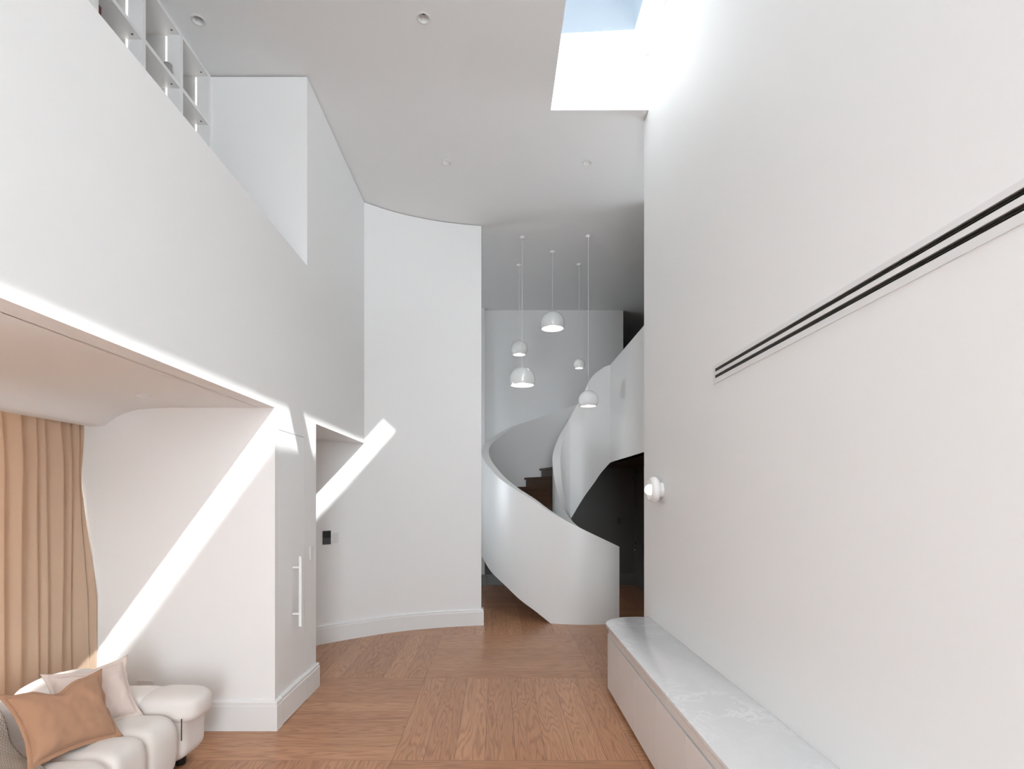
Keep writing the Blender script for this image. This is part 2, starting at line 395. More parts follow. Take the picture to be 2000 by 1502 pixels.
# skylight shaft and its glass
b = B()
b.box(SX0-0.12, SX0, SY0-0.12, SY1+0.12, C+0.16, 5.815)                      # left curb
b.prism([(SX0, C+0.16), (XR, C+0.16), (XR, 5.63), (1.5, 5.63), (1.5, 5.875), (SX0, 5.822)], 'y', SY1, SY1+0.12)    # far curb
b.box(SX0, XR, SY0-0.12, SY0, C+0.16, 5.82)
b.prism([(SX1, 5.63), (1.5, 5.63), (1.5, 5.875), (SX1, 5.86)], 'y', SY0-0.12, SY1)           # right beam
b.box(SX0, SX1, 2.265, 2.36, C, 5.49)                                     # crossbeam
struct(b, 'trim_2', 'plaster', label='deep white shaft of the skylight')
pane = B().prism([(SX0-0.12, 5.818), (1.5, 5.876), (1.5, 5.888), (SX0-0.12, 5.83)], 'y', SY0-0.12, SY1+0.12)
struct(pane, 'window_1', 'glass')

# left wall : parapet of the loft + full-height piece
b = B().prism([(-4.5, LC), (6.47, LC), (6.47, C-GAP), (4.502, C-GAP), (4.502, PT), (-4.5, PT)], 'x', XL-0.12, XL)
struct(b, 'wall_left', 'plaster')
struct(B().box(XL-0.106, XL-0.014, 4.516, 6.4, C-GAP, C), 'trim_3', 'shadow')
# loft end wall
struct(B().box(-3.3, XL-0.12, 4.502, 4.62, UF, C-GAP), 'wall_loft_end', 'plaster')
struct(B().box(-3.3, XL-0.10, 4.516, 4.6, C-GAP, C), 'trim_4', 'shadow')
struct(B().box(-3.3, XL-0.12, -4.5, 4.502, UF-0.12, UF), 'floor_loft', 'oak')
struct(B().box(-2.80, -2.735, -4.5, 4.502, UF, C), 'wall_loft_left', 'plaster')
# block with the flush door
b = B()
b.box(-3.3, -1.66, 3.85, 4.72, 0, LC)
b.box(-1.66, XL, 3.85, 3.917, 0, LC); b.box(-1.66, XL, 4.433, 4.72, 0, LC); b.box(-1.66, XL, 3.917, 4.433, 2.134, LC)
struct(b, 'wall_front_left', 'plaster')
# curved low ceiling over the sofa, with the curtain recess
prof = [(-1.697, LC), (-1.9, LC), (-2.2, 2.279), (-2.437, 2.275), (-2.563, 2.262), (-2.62, 2.247), (-2.672, 2.226), (-2.712, 2.204), (-2.745, 2.180), (-2.78, 2.155), (-2.806, 2.147), (-2.893, 2.147), (-2.893, UF-0.12), (-1.697, UF-0.12)]
# refine curve
pr = [prof[0]]
keys = sorted([(-x, z) for x, z in prof[:11]])
for i in range(1, 41):
    x = 1.697+(2.806-1.697)*i/40; pr.append((-x, hermite(keys, x)))
pr += prof[11:]
HX, HY, HR = -2.19, 3.367, 0.0393
bm = bmesh.new()
nm_ = len(pr)-2                                   # underside points, from the wall side to the curtain recess
def zlow(x): return hermite([(-p[0], p[1]) for p in pr[:nm_-1]], -x) if x > -2.806 else 2.147
# the flat strip carries the round opening; the rest is swept
xa, xb = -2.05, -2.33
for x in (xa, xb):
    pass
loop = [(-1.697, -4.5), (-1.697, 3.85), (xb, 3.85), (xb, -4.5)]
for lp in (loop, ring_pts(HX, HY, HR)):
    vs = [bm.verts.new((x, y, 2.2795)) for x, y in lp]
    for i in range(len(vs)): bm.edges.new((vs[i-1], vs[i]))
bmesh.ops.triangle_fill(bm, edges=bm.edges[:], use_beauty=True)
bmesh.ops.recalc_face_normals(bm, faces=bm.faces[:])
if bm.faces[0].normal.z > 0: bmesh.ops.reverse_faces(bm, faces=bm.faces[:])
xs_ = [xb]+[p[0] for p in pr[:nm_] if p[0] < xb-0.005]+[-2.893]
zs_ = [2.2795]+[p[1]-0.0 for p in pr[:nm_] if p[0] < xb-0.005]+[2.147]
row = [[bm.verts.new((x, y, z)) for x, z in zip(xs_, zs_)] for y in (-4.5, 3.85)]
for i in range(len(xs_)-1): bm.faces.new((row[0][i], row[0][i+1], row[1][i+1], row[1][i]))
a1 = bm.verts.new((-2.893, -4.5, 2.3)); a2 = bm.verts.new((-2.893, 3.85, 2.3)); bm.faces.new((row[0][-1], a1, a2, row[1][-1]))
bmesh.ops.remove_doubles(bm, verts=bm.verts, dist=1e-5)
me = bpy.data.meshes.new('ceiling_low'); bm.to_mesh(me); bm.free(); smooth(me, 25)
link('ceiling_low', me, 'ceiling')['kind'] = 'structure'
struct(B().box(-2.893, -1.697, -4.5, 3.85, 2.36, UF-0.12), 'ceiling_low_slab', 'ceiling')
struct(B().box(-3.3, -2.893, -4.5, 3.85, UF-0.3, UF-0.12), 'ceiling_recess', 'ceiling')
struct(B().box(-3.3, XL-0.12, 4.72, 6.6, LC, LC+0.12), 'ceiling_niche', 'ceiling')
# left shell wall with the window behind the curtain
b = B()
b.box(-3.4, -3.3, -4.6, 0.4, 0, C); b.box(-3.4, -3.3, 3.2, 7.5, 0, C); b.box(-3.4, -3.3, 8.7, 13.1, 0, C); b.box(-3.4, -3.3, 7.5, 8.7, 0, 1.3); b.box(-3.4, -3.3, 7.5, 8.7, 2.4, C); b.box(-3.4, -3.3, 0.4, 3.2, 2.15, C); b.box(-3.4, -3.3, 0.4, 3.2, 0, 0.1)
struct(b, 'wall_left_outer', 'plaster')
fr = B(); fr.box(-3.36, -3.31, 0.4, 0.46, 0.1, 2.15); fr.box(-3.36, -3.31, 3.14, 3.2, 0.1, 2.15); fr.box(-3.36, -3.31, 0.46, 3.14, 0.1, 0.16); fr.box(-3.36, -3.31, 0.46, 3.14, 2.09, 2.15); fr.box(-3.36, -3.31, 1.92, 1.98, 0.16, 2.09)
wf = struct(fr, 'window_2', 'gloss'); build(B().box(-3.34, -3.332, 0.46, 3.14, 0.16, 2.09), 'window_pane', 'glass', wf)
fr = B()
for y in (7.5, 8.64): fr.box(-3.37, -3.32, y, y+0.06, 1.3, 2.4)
for z in (1.3, 2.34): fr.box(-3.36, -3.33, 7.56, 8.64, z, z+0.06)
wf = struct(fr, 'window_4', 'gloss'); build(B().box(-3.348, -3.340, 7.56, 8.64, 1.36, 2.34), 'window_pane', 'glass', wf)
# wall behind the camera; its tall glazing is added, unseen, to bring in daylight
b = B(); b.box(-3.3, -0.6, -4.6, -4.5, 0, C); b.box(1.3, XR, -4.6, -4.5, 0, C); b.box(-0.6, 1.3, -4.6, -4.5, 4.4, C); b.box(-0.6, 1.3, -4.6, -4.5, 0, 0.08)
struct(b, 'wall_back', 'plaster')
fr = B()
for x in (-0.6, 0.32, 1.24): fr.box(x, x+0.06, -4.57, -4.52, 0.08, 4.4)
for z in (0.08, 2.3, 4.34): fr.box(-0.54, 1.24, -4.565, -4.525, z, z+0.06)
wf = struct(fr, 'added_window_rear', 'gloss'); build(B().box(-0.54, 1.24, -4.55, -4.54, 0.14, 4.34), 'window_pane', 'glass', wf)
struct(B().box(-3.4, 3.7, -6.6, -4.6, 4.5, 4.62), 'added_eave', 'plaster', label='unseen eave added to keep sun out of the rear window')  # out-of-view blocker, added so direct sun stays outside
# curved wall
cw = [(-3.18, 4.73), (-2.9, 5.06), (-2.45, 5.60), (-2.02, 6.05), (-1.80, 6.25), (-1.577, 6.425), (-1.35, 6.59), (-1.14, 6.71), (-0.93, 6.80), (-0.72, 6.875), (-0.46, 6.94), (-0.21, 6.99)]
def curve_pts(t, n=90):
    xs = [p[0] for p in t]
    return [(xs[0]+(xs[-1]-xs[0])*i/n, hermite(t, xs[0]+(xs[-1]-xs[0])*i/n)) for i in range(n+1)]
cp = curve_pts(cw)
def offset(pts, d):
    out = []
    for i, p in enumerate(pts):
        a = pts[max(0, i-1)]; c = pts[min(len(pts)-1, i+1)]
        tx, ty = c[0]-a[0], c[1]-a[1]; l = math.hypot(tx, ty)
        out.append((p[0]-ty/l*d, p[1]+tx/l*d))
    return out
def ribbon(A, Bp, zb, zt, b=None, lift=None):
    """closed wall between two plan curves; zb/zt numbers or lists"""
    b = b or B(); n = len(A)
    zb = zb if isinstance(zb, list) else [zb]*n; zt = zt if isinstance(zt, list) else [zt]*n
    vs = []
    for i in range(n):
        vs += [(A[i][0], A[i][1], zb[i]), (A[i][0], A[i][1], zt[i]), (Bp[i][0], Bp[i][1], zt[i]), (Bp[i][0], Bp[i][1], zb[i]+(lift[i] if lift else 0))]
    fs = [(0, 1, 2, 3), (4*n-1, 4*n-2, 4*n-3, 4*n-4)]
    for i in range(n-1):
        for j in range(4):
            fs.append((4*i+j, 4*i+(j+1)%4, 4*(i+1)+(j+1)%4, 4*(i+1)+j))
    return b.add(vs, fs)
struct(ribbon(cp, offset(cp, 0.12), 0, C-0.010), 'wall_curved', 'plaster', sm=30)
cpi = offset(cp, 0.012)
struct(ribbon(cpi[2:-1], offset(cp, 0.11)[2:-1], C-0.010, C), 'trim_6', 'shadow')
# far side of the stair hall
b = B(); b.box(-0.24, 2.35, 10.18, 10.3, UF-0.35, C); b.box(-3.3, -0.24, 10.06, 10.3, 0, C)
struct(b, 'wall_far', 'plaster')
struct(B().box(-0.24, 2.66, 10.18, 10.3, 0, UF-0.35), 'wall_far_lower', 'shade_wall')
struct(B().box(3.6, 3.7, 9.0, 13.1, 0, C), 'wall_corridor_right', 'shade_wall')
b = B(); b.box(3.6, 3.7, 5.05, 5.3, 0, C); b.box(3.6, 3.7, 6.3, 9.0, 0, C); b.box(3.6, 3.7, 5.3, 6.3, 0, 2.75); b.box(3.6, 3.7, 5.3, 6.3, 3.8, C); b.box(1.95, 3.6, 6.35, 6.45, UF, C)  # last box is an unseen partition added to hold back the window light
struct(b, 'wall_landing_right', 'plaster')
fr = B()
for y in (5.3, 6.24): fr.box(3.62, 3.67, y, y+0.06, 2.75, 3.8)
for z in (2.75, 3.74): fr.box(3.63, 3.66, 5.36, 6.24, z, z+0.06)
wf = struct(fr, 'added_window_landing', 'gloss'); build(B().box(3.64, 3.648, 5.36, 6.24, 2.81, 3.74), 'window_pane', 'glass', wf)  # added window out of view, lights the left wall and ceiling
struct(B().box(1.8, 3.7, 13.0, 13.1, UF, C), 'wall_corridor_end', 'shade_wall')
struct(B().box(2.23, 2.35, 10.3, 13.1, UF, C), 'wall_corridor_left', 'shade_wall')
struct(B().box(2.56, 2.68, 5.05, 10.18, 0, UF-0.35), 'wall_hall_right', 'shade_wall')
# landing slab, its soffit and parapet
LB = 2.156
b = B(); b.box(1.78, 3.6, 5.05, 10.18, LB+0.10, UF); b.box(1.66, 3.6, 10.3, 13.0, UF-0.2, UF)
b.box(2.35, 3.6, 10.18, 10.3, LB+0.1, UF)
b.box(1.80, 3.6, 5.05, 10.18, LB+0.03, LB+0.10)
struct(b, 'floor_landing', 'stair_wood')
struct(B().box(1.665, 1.80, 5.05, 8.0, LB, LB+0.05), 'trim_7', 'stair_wood', label='timber strip under the landing edge')
struct(B().box(1.66, 1.78, 5.05, 8.01, LB+0.0, 3.592), 'wall_landing', 'polished')

# ---------------------------------------------------------------- skirting boards
SK = [(0, 0), (0.026, 0), (0.026, 0.172), (0.022, 0.178), (0.022, 0.198), (0.016, 0.207), (0, 0.209)]
def skirt(path, b=None, z0=0.0):
    """path of wall-face points, room on the right-hand side of travel"""
    b = b or B()
    n = len(path); mit = []
    for i in range(n):
        p = Vector(path[i]+(0,))
        ds = []
        if i > 0: ds.append((p-Vector(path[i-1]+(0,))).normalized())
        if i < n-1: ds.append((Vector(path[i+1]+(0,))-p).normalized())
        ns = [Vector((d.y, -d.x, 0)) for d in ds]
        m = sum(ns, Vector()).normalized(); m = m/max(0.3, m.dot(ns[0])); mit.append((p, m))
    k = len(SK); vs = []
    for p, m in mit:
        for d, z in SK: vs.append((p.x+m.x*d, p.y+m.y*d, z+z0))
    fs = [tuple(range(k))[::-1], tuple(range((n-1)*k, n*k))]
    for i in range(n-1):
        for j in range(k): fs.append((i*k+j, i*k+(j+1)%k, (i+1)*k+(j+1)%k, (i+1)*k+j))
    return b.add(vs, fs)
b = skirt([(-3.28, 3.85), (XL, 3.85), (XL, 3.918)]); skirt([(XL, 4.432), (XL, 4.72), (-1.9, 4.72)], b)
struct(b, 'baseboard_left', 'gloss', sm=30)
sc_path = [p for p in cp if p[0] > -3.1]+[(-0.205, 6.99), (-0.205, 7.1)]
struct(skirt(sc_path), 'baseboard_curved', 'gloss', sm=30)
struct(skirt([(-3.2, 10.06), (-0.24, 10.06), (-0.24, 10.18), (2.56, 10.18)]), 'baseboard_far', 'shade_trim', sm=30)

# ---------------------------------------------------------------- flush door on the left
d1 = struct(B().box(-1.612, XL, 3.9205, 4.4295, 0.006, 2.130), 'door_1', 'door')
build(skirt([(XL, 3.921), (XL, 4.429)], z0=0.005), 'kick_skirting', 'gloss', d1, sm=30)
hb = B(); hb.box(-1.527, -1.505, 4.172, 4.194, EYE-0.998, EYE-0.457)
hd = build(hb, 'pull_handle', 'gloss', d1, bevel=0.002)
for z in (EYE-0.546, EYE-0.902):
    build(B().tube((XL+0.001, 4.183, z), (-1.522, 4.183, z), 0.009, 16), 'handle_post', 'gloss', hd, sm=40)

# door in the dark hall
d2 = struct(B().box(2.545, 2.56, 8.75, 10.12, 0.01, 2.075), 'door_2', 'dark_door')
h2 = B().tube((2.545, 10.0, 0.68), (2.47, 10.0, 0.68), 0.012, 12).tube((2.475, 10.0, 0.68), (2.475, 9.86, 0.68), 0.010, 12).lathe([(0.0, 0), (0.03, 0), (0.03, 0.012), (0, 0.012)], 20, (2.545, 10.0, 0.68), 'x')
build(h2, 'lever_handle', 'chrome', d2, sm=40)
build(B().lathe([(0, 0), (0.028, 0), (0.028, 0.02), (0.012, 0.028), (0, 0.028)], 20, (2.545, 10.0, 0.80), 'x'), 'deadbolt', 'chrome', d2, sm=40)

# ---------------------------------------------------------------- spiral stair
CX, CY = 1.15, 8.40
RO, RI = 1.40, 1.285
rO = 0.303; rW = 0.180
E0 = EYE
topO = [(-18, -0.652), (3, -0.410), (20, -0.190), (30, -0.036), (42, 0.112), (55, 0.277), (66, 0.430), (75, 0.535), (85, 0.650), (95, 0.755), (107, 0.872), (120, 1.000), (131, 1.125), (140, 1.220), (156, 1.353), (192, 1.638), (215, 1.78), (245, 1.90), (270, 1.93)]
botO = [(-18, -1.65), (19.3, -1.65), (27.2, -1.519), (37.3, -1.383), (49.6, -1.206), (63.2, -1.065), (74.6, -0.943), (84.1, -0.873), (100, -0.73), (125, -0.46), (150, -0.16), (180, 0.25), (196, 0.55), (225, 0.80), (270, 0.80)]
def botO_f(t):
    if t <= 19.3: return -1.65
    return hermite(botO[1:], t)
circ = lambda t, r: (CX-r*math.sin(math.radians(t)), CY-r*math.cos(math.radians(t)))
stair = thing('spiral_staircase', (CX, CY, 0), 'white curved spiral staircase with dark timber treads beyond the curved wall', 'staircase')
inv = Matrix.Translation((-CX, -CY, 0))
def spart(b, name, mat, sm=None, bevel=None):
    me = b.mesh(name, sm, bevel); me.transform(inv); return link(name, me, mat, stair)
th = [-18+288*i/170 for i in range(171)]
spart(ribbon([circ(t, RO) for t in th], [circ(t, RI) for t in th], [max(0.0, E0+botO_f(t)) for t in th], [E0+hermite(topO, t) for t in th]), 'outer_balustrade', 'polished', sm=40)
# inner balustrade: a circle round the well, then the sweep on to the landing
topI = [(-15, -0.470), (7, -0.367), (23, -0.26), (41, -0.11), (57, 0.095), (72, 0.30), (88, 0.51), (105, 0.635), (127, 0.80), (150, 1.0), (173, 1.19), (180, 1.26)]
botI = [(-15, -1.65), (20, -1.62), (60, -1.30), (90, -1.02), (120, -0.78), (150, -0.55), (180, -0.36)]
wellA, wellB, zt, zb = [], [], [], []
for i in range(70):
    t = -15+195*i/69
    wellA.append(circ(t, rW)); wellB.append(circ(t, rO)); zt.append(E0+hermite(topI, t)); zb.append(E0+hermite(botI, t))
tail = [  # x, y, top, bottom on the well side
    (1.150, 8.580, 1.26, -0.36), (1.274, 8.572, 1.493, -0.145), (1.368, 8.550, 1.67, 0.01), (1.425, 8.505, 1.80, 0.10), (1.49, 8.38, 1.885, 0.215), (1.555, 8.24, 1.925, 0.345), (1.61, 8.125, 1.945, 0.43), (1.66, 8.01, 1.942, 0.506)]
cum = [0]
for i in range(1, len(tail)): cum.append(cum[-1]+math.dist(tail[i][:2], tail[i-1][:2]))
def tl(k, s): return hermite([(cum[i], tail[i][k]) for i in range(len(tail))], s)
tp = [(tl(0, cum[-1]*i/50), tl(1, cum[-1]*i/50), tl(2, cum[-1]*i/50), tl(3, cum[-1]*i/50)) for i in range(1, 51)]
P2 = [(p[0], p[1]) for p in tp]; O2 = offset(P2, 0.12)
O2[-1] = (1.78, 8.01)
wellA += P2; wellB += O2; zt += [E0+p[2] for p in tp]; zb += [E0+p[3] for p in tp]
spart(ribbon(wellA, wellB, [max(0.0, z) for z in zb], zt, lift=[0.0]*40+[0.28*i/30 for i in range(30)]+[0.28]*35+[0.28*(1-i/15) for i in range(1, 16)]), 'inner_balustrade', 'polished', sm=40)
RISE = 0.165
def sector(t0, t1, r0, r1, z0, z1, n=6):
    b = B(); A = [circ(t0+(t1-t0)*i/n, r0) for i in range(n+1)]; D = [circ(t0+(t1-t0)*i/n, r1) for i in range(n+1)]
    return ribbon(A, D, z0, z1, b)
def tread_angle(k): return -14+13.6*k
for k in range(1, 16):
    t0 = tread_angle(k); z = RISE*k
    spart(sector(t0-1.6, t0+14.2, rO+0.002, RI-0.002, z-0.035, z), 'tread', 'stair_wood')
    spart(sector(t0, t0+1.0, rO+0.004, RI-0.004, max(0.0, z-RISE), z-0.035, 2), 'riser', 'stair_wood')
# plastered soffit below the flight
b = B(); A = []; D = []; zs = []
ths = [25+195*i/60 for i in range(61)]
b2 = ribbon([circ(t, rO+0.01) for t in ths], [circ(t, RI-0.01) for t in ths], [max(0.02, RISE*(t+14)/13.6-0.38) for t in ths], [max(0.05, RISE*(t+14)/13.6-0.24) for t in ths])
spart(b2, 'soffit', 'polished', sm=40)

# ---------------------------------------------------------------- pendants
def pendant(x, y, ztop, R, h, label, ref):
    """R sphere radius, h shade height"""
    t = thing('pendant_light', (x, y, C), label, 'pendant light', 'dome pendant lights over the staircase')
    build(B().lathe([(0.0, 0), (0.036, 0), (0.036, -0.016), (0.030, -0.024), (0.009, -0.028), (0.008, -0.045), (0, -0.045)], 28), 'canopy', 'enamel', t, sm=40)
    zt_ = ztop-C
    build(B().tube((0, 0, -0.04), (0, 0, zt_+0.012), 0.0034, 8), 'cord', 'plastic', t, sm=60)
    c = R-h    # sphere centre at zt_-R ; rim at zt_-h
    prof = [(0.006, zt_+0.016), (0.008, zt_+0.002)]
    n = 26; a_end = math.acos(max(-1, min(1, (R-h)/R)))
    for i in range(1, n+1):
        a = a_end*i/n; prof.append((R*math.sin(a), zt_-R+R*math.cos(a)))
    ri = prof[-1][0]; Ri = R-0.004
    sh = build(B().lathe(prof, 56), 'shade', 'enamel', t, sm=50)
    prof2 = [(ri, zt_-h), (ri-0.003, zt_-h-0.001)]
    a2 = math.acos(max(-1, min(1, (R-h)/Ri)))
    for i in range(n):
        a = a2*(1-i/n); prof2.append((Ri*math.sin(a), zt_-R+Ri*math.cos(a)))
    build(B().lathe(prof2, 56), 'shade_lining', 'enamel_in', sh, sm=50)
    rb = 0.10*R/0.13*0.33
    bp = [(0.0001, zt_-h+0.006)]+[(rb*math.sin(PI*i/12), zt_-h+0.006+rb-rb*math.cos(PI*i/12)) for i in range(1, 13)]
    build(B().lathe([(max(r, 0.0001), z) for r, z in bp], 24), 'bulb', 'pendant_bulb', t, sm=60)
pendant(0.330, 7.304, E0+1.742, 0.1755, 0.247, 'large white dome pendant hanging at the left front, lowest of the left pair', 1)
pendant(0.779, 7.731, E0+2.635, 0.1745, 0.2475, 'large white dome pendant hanging highest, in the middle of the cluster', 2)
pendant(0.323, 8.175, E0+2.348, 0.129, 0.2155, 'medium white globe pendant on the left, directly above the large dome', 3)
pendant(1.221, 8.157, E0+2.069, 0.086, 0.1436, 'smallest white globe pendant, on the right between two cords', 4)
pendant(1.213, 7.275, E0+1.421, 0.134, 0.2117, 'medium white globe pendant hanging lowest, in front of the curved balustrade', 5)

# ---------------------------------------------------------------- recessed downlights
def downlight(x, y, z, r, label):
    t = thing('downlight', (x, y, z), label, 'downlight', 'recessed ceiling downlights')
    build(B().lathe([(r, 0.0), (r, -0.003), (r*0.80, -0.006), (r*0.76, -0.002)], 40), 'trim_ring', 'plastic', t, sm=30)
    build(B().lathe([(r*0.79, -0.003), (r*0.74, 0.0), (r*0.46, 0.040), (r*0.30, 0.046)], 40), 'baffle', 'plastic', t, sm=50)
    return t
for (x, y), lab in DL.items():
    t = downlight(x, y, C, 0.052, lab)
    if y < 5: build(B().disc(0.022, 0.041, 24), 'lamp_lens', 'bronze', t)
    else: build(B().disc(0.022, 0.041, 24), 'lamp_lens', 'lamp', t)
t = downlight(-2.19, 3.367, 2.2795, 0.052, 'white downlight in the low curved ceiling above the sofa')
build(B().disc(0.022, 0.041, 24), 'lamp_lens', 'lamp', t)

# ---------------------------------------------------------------- wall sconce
t = thing('wall_sconce', (XR, 4.50, EYE+0.057), 'round white disc wall lamp with a glowing globe above the bench', 'wall lamp')
build(B().lathe([(0, 0), (0.062, 0), (0.062, 0.034), (0, 0.034)], 40, (0, 0, 0), 'x'), 'wall_mount', 'sconce', t, sm=30)
R_ = 0.108
build(B().lathe([(0.0, 0.034), (0.080, 0.034), (0.096, 0.040), (R_, 0.056), (R_, 0.078), (0.098, 0.098), (0.084, 0.106), (0.060, 0.094), (0.040, 0.082), (0.0, 0.078)], 56, (0, 0, 0), 'x'), 'disc_body', 'sconce', t, sm=50)
gp = [(max(0.0001, 0.045*math.sin(PI*i/20)), 0.100-0.045*math.cos(PI*i/20)) for i in range(21)]
build(B().lathe(gp, 32, (0, 0, 0), 'x'), 'globe', 'globe', t, sm=60)

# ---------------------------------------------------------------- slot diffuser on the right wall
VY0, VY1 = -0.6, 3.419
t = thing('slot_air_vent', (XR, VY0, EYE+0.705), 'long linear air vent with two black slots high on the right wall', 'air vent')
def vp_(b, name, mat, parent=t, **k):
    me = b.mesh(name, **k); me.transform(Matrix.Translation((-XR, -VY0, -(EYE+0.705)))); return link(name, me, mat, parent)
E1 = EYE
fr = B()
for z0, z1 in ((0.705, 0.7355), (0.7560, 0.7765), (0.7965, 0.819)): fr.box(XR-0.007, XR, VY0, VY1, E1+z0, E1+z1)
fr.box(XR-0.007, XR, VY1-0.026, VY1, E1+0.7355, E1+0.7560); fr.box(XR-0.007, XR, VY1-0.026, VY1, E1+0.7765, E1+0.7965)
vp_(fr, 'frame', 'plastic')
for z0, z1 in ((0.7355, 0.7560), (0.7765, 0.7965)):
    s = vp_(B().box(XR-0.001, XR+0.0, VY0, VY1-0.026, E1+z0, E1+z1), 'slot', 'black')
    for q, zz in enumerate((z0+0.006, z0+0.0135)):
        vp_(B().box(XR-0.0045, XR-0.001, VY0, VY1-0.028, E1+zz, E1+zz+0.002), 'blade', 'bronze', s)

# ---------------------------------------------------------------- bench with quartz top
def roundrect(x0, x1, y0, y1, r, n=18):
    """far-left corner rounded (x0,y1)"""
    pts = [(x1, y0), (x1, y1)]
    for i in range(n+1):
        a = PI/2+PI/2*i/n
        pts.append((x0+r+r*math.cos(a), y1-r+r*math.sin(a)))
    pts.append((x0, y0)); return pts
BT = 0.571; BY0 = -1.2
bench = thing('storage_bench', (0.95, BY0, 0), 'long low white storage bench with rounded end and veined quartz top along the right wall', 'bench')
def bp(b, name, mat, parent=None, **k):
    me = b.mesh(name, **k); me.transform(Matrix.Translation((-0.95, -BY0, 0))); return link(name, me, mat, parent or bench)
bp(B().prism(roundrect(0.918, XR-0.001, BY0, 4.885, 0.30), 'z', BT-0.028, BT), 'quartz_top', 'quartz', sm=30, bevel=0.003)
bp(B().prism(roundrect(0.938, XR-0.002, BY0, 4.864, 0.29), 'z', 0.477, BT-0.028), 'finger_channel', 'gloss', sm=30)
bp(B().prism(roundrect(0.968, XR-0.002, BY0, 4.830, 0.26), 'z', 0.0, 0.035), 'plinth', 'joinery', sm=30)
bp(B().prism(roundrect(0.950, XR-0.002, BY0, 4.862, 0.285), 'z', 0.035, 0.477), 'carcass', 'joinery', sm=30)
# door fronts follow the rounded end
def front(y0, y1):
    b = B()
    return b.box(0.930, 0.949, y0+0.0028, y1-0.0028, 0.035, 0.470)
fy = [4.19, 3.69, 3.186, 2.686, 2.186, 1.686, 1.186, 0.686, 0.186, -0.314, -0.814]
for i in range(len(fy)-1):
    bp(front(fy[i+1], fy[i]), 'door_front', 'joinery', bevel=0.0015)
arc = [(0.930+0.30-0.30*math.cos(PI/2*i/20), 4.872-0.30+0.30*math.sin(PI/2*i/20)) for i in range(21)]
arcp = [(0.930, 4.1915)]+arc+[(XR-0.002, 4.872)]
bp(ribbon(arcp, offset(arcp, -0.019), 0.035, 0.470), 'end_panel', 'joinery', sm=30)

# ---------------------------------------------------------------- loft bookshelf
BX = -2.374
shelf = thing('bookshelf', (BX, 2.78, UF), 'white built-in bookshelf with lit niches behind the loft parapet', 'bookshelf')
def sp_(b, name, mat, parent=None, **k):
    me = b.mesh(name, **k); me.transform(Matrix.Translation((-BX, -2.78, -UF))); return link(name, me, mat, parent or shelf)
DY = [2.785, 3.218, 3.651, 4.085, 4.485]
for i, y in enumerate(DY):
    dv = sp_(B().box(BX-0.34, BX, y-0.016, y+0.017, UF, C-0.002), 'divider', 'joinery')
    if i > 0:
        sp_(B().box(BX-0.109, BX-0.101, y-0.019, y-0.0162, UF+0.05, C-0.045), 'led_strip', 'led', dv)
SZ = [C-0.032, EYE+3.055, EYE+2.635, EYE+2.215, EYE+1.795, EYE+1.375, UF+0.04]
for z in SZ:
    for i in range(4):
        s = sp_(B().box(BX-0.34, BX-0.001, DY[i]+0.0172, DY[i+1]-0.0162, z, z+0.030), 'shelf_board', 'joinery')
        if z > UF+0.5 : sp_(B().lathe([(0.0001, 0), (0.006, 0), (0.006, -0.002), (0.0001, -0.002)], 12, (BX-0.040, DY[i+1]-0.06, z)), 'fixing_cap', 'bronze', s)
sp_(B().box(BX-0.36, BX-0.341, 2.77, 4.50, UF, C-0.002), 'back_panel', 'joinery')
t = thing('book', (BX-0.03, 3.25, EYE+2.668), 'dark red book with pale lettering standing in the loft bookshelf', 'book')
cv = B().box(-0.20, 0.0, 0.0, 0.004, 0, 0.30).box(-0.20, 0.0, 0.030, 0.034, 0, 0.30).box(-0.004, 0.0, 0.004, 0.030, 0, 0.30)
build(cv, 'cover', 'book_red', t); build(B().box(-0.196, -0.0045, 0.0042, 0.0298, 0.003, 0.296), 'pages', 'paper', t)
mk = B()
for z, s in ((0.10, 0.010), (0.125, 0.014), (0.15, 0.008), (0.18, 0.012), (0.20, 0.006), (0.225, 0.013)):
    mk.box(-0.0002, 0.0006, 0.013, 0.013+s*0.8, z, z+0.012)
build(mk, 'spine_marks', 'paper', t)
t.rotation_euler = (math.radians(-3), 0, 0)
o = build(B().lathe([(0.0001, 0), (0.026, 0), (0.029, 0.01), (0.029, 0.115), (0.027, 0.120), (0.024, 0.115), (0.024, 0.015), (0.0001, 0.012)], 28), 'candle_jar', 'smoke', None, sm=40)
o.location = (BX-0.070, 4.03, EYE+3.0855); tag(o, 'small smoky grey jar on the upper shelf of the loft bookshelf', 'jar')

# ---------------------------------------------------------------- switches
def plate(name, cx, cy, cz, nx, ny, wd, ht, label, cat, split=None):
    """wall plate facing (nx,ny)"""
    t = thing(name, (cx, cy, cz), label, cat)
    t.rotation_euler = (0, 0, math.atan2(ny, nx)+PI/2)       # local -Y faces the room
    return t
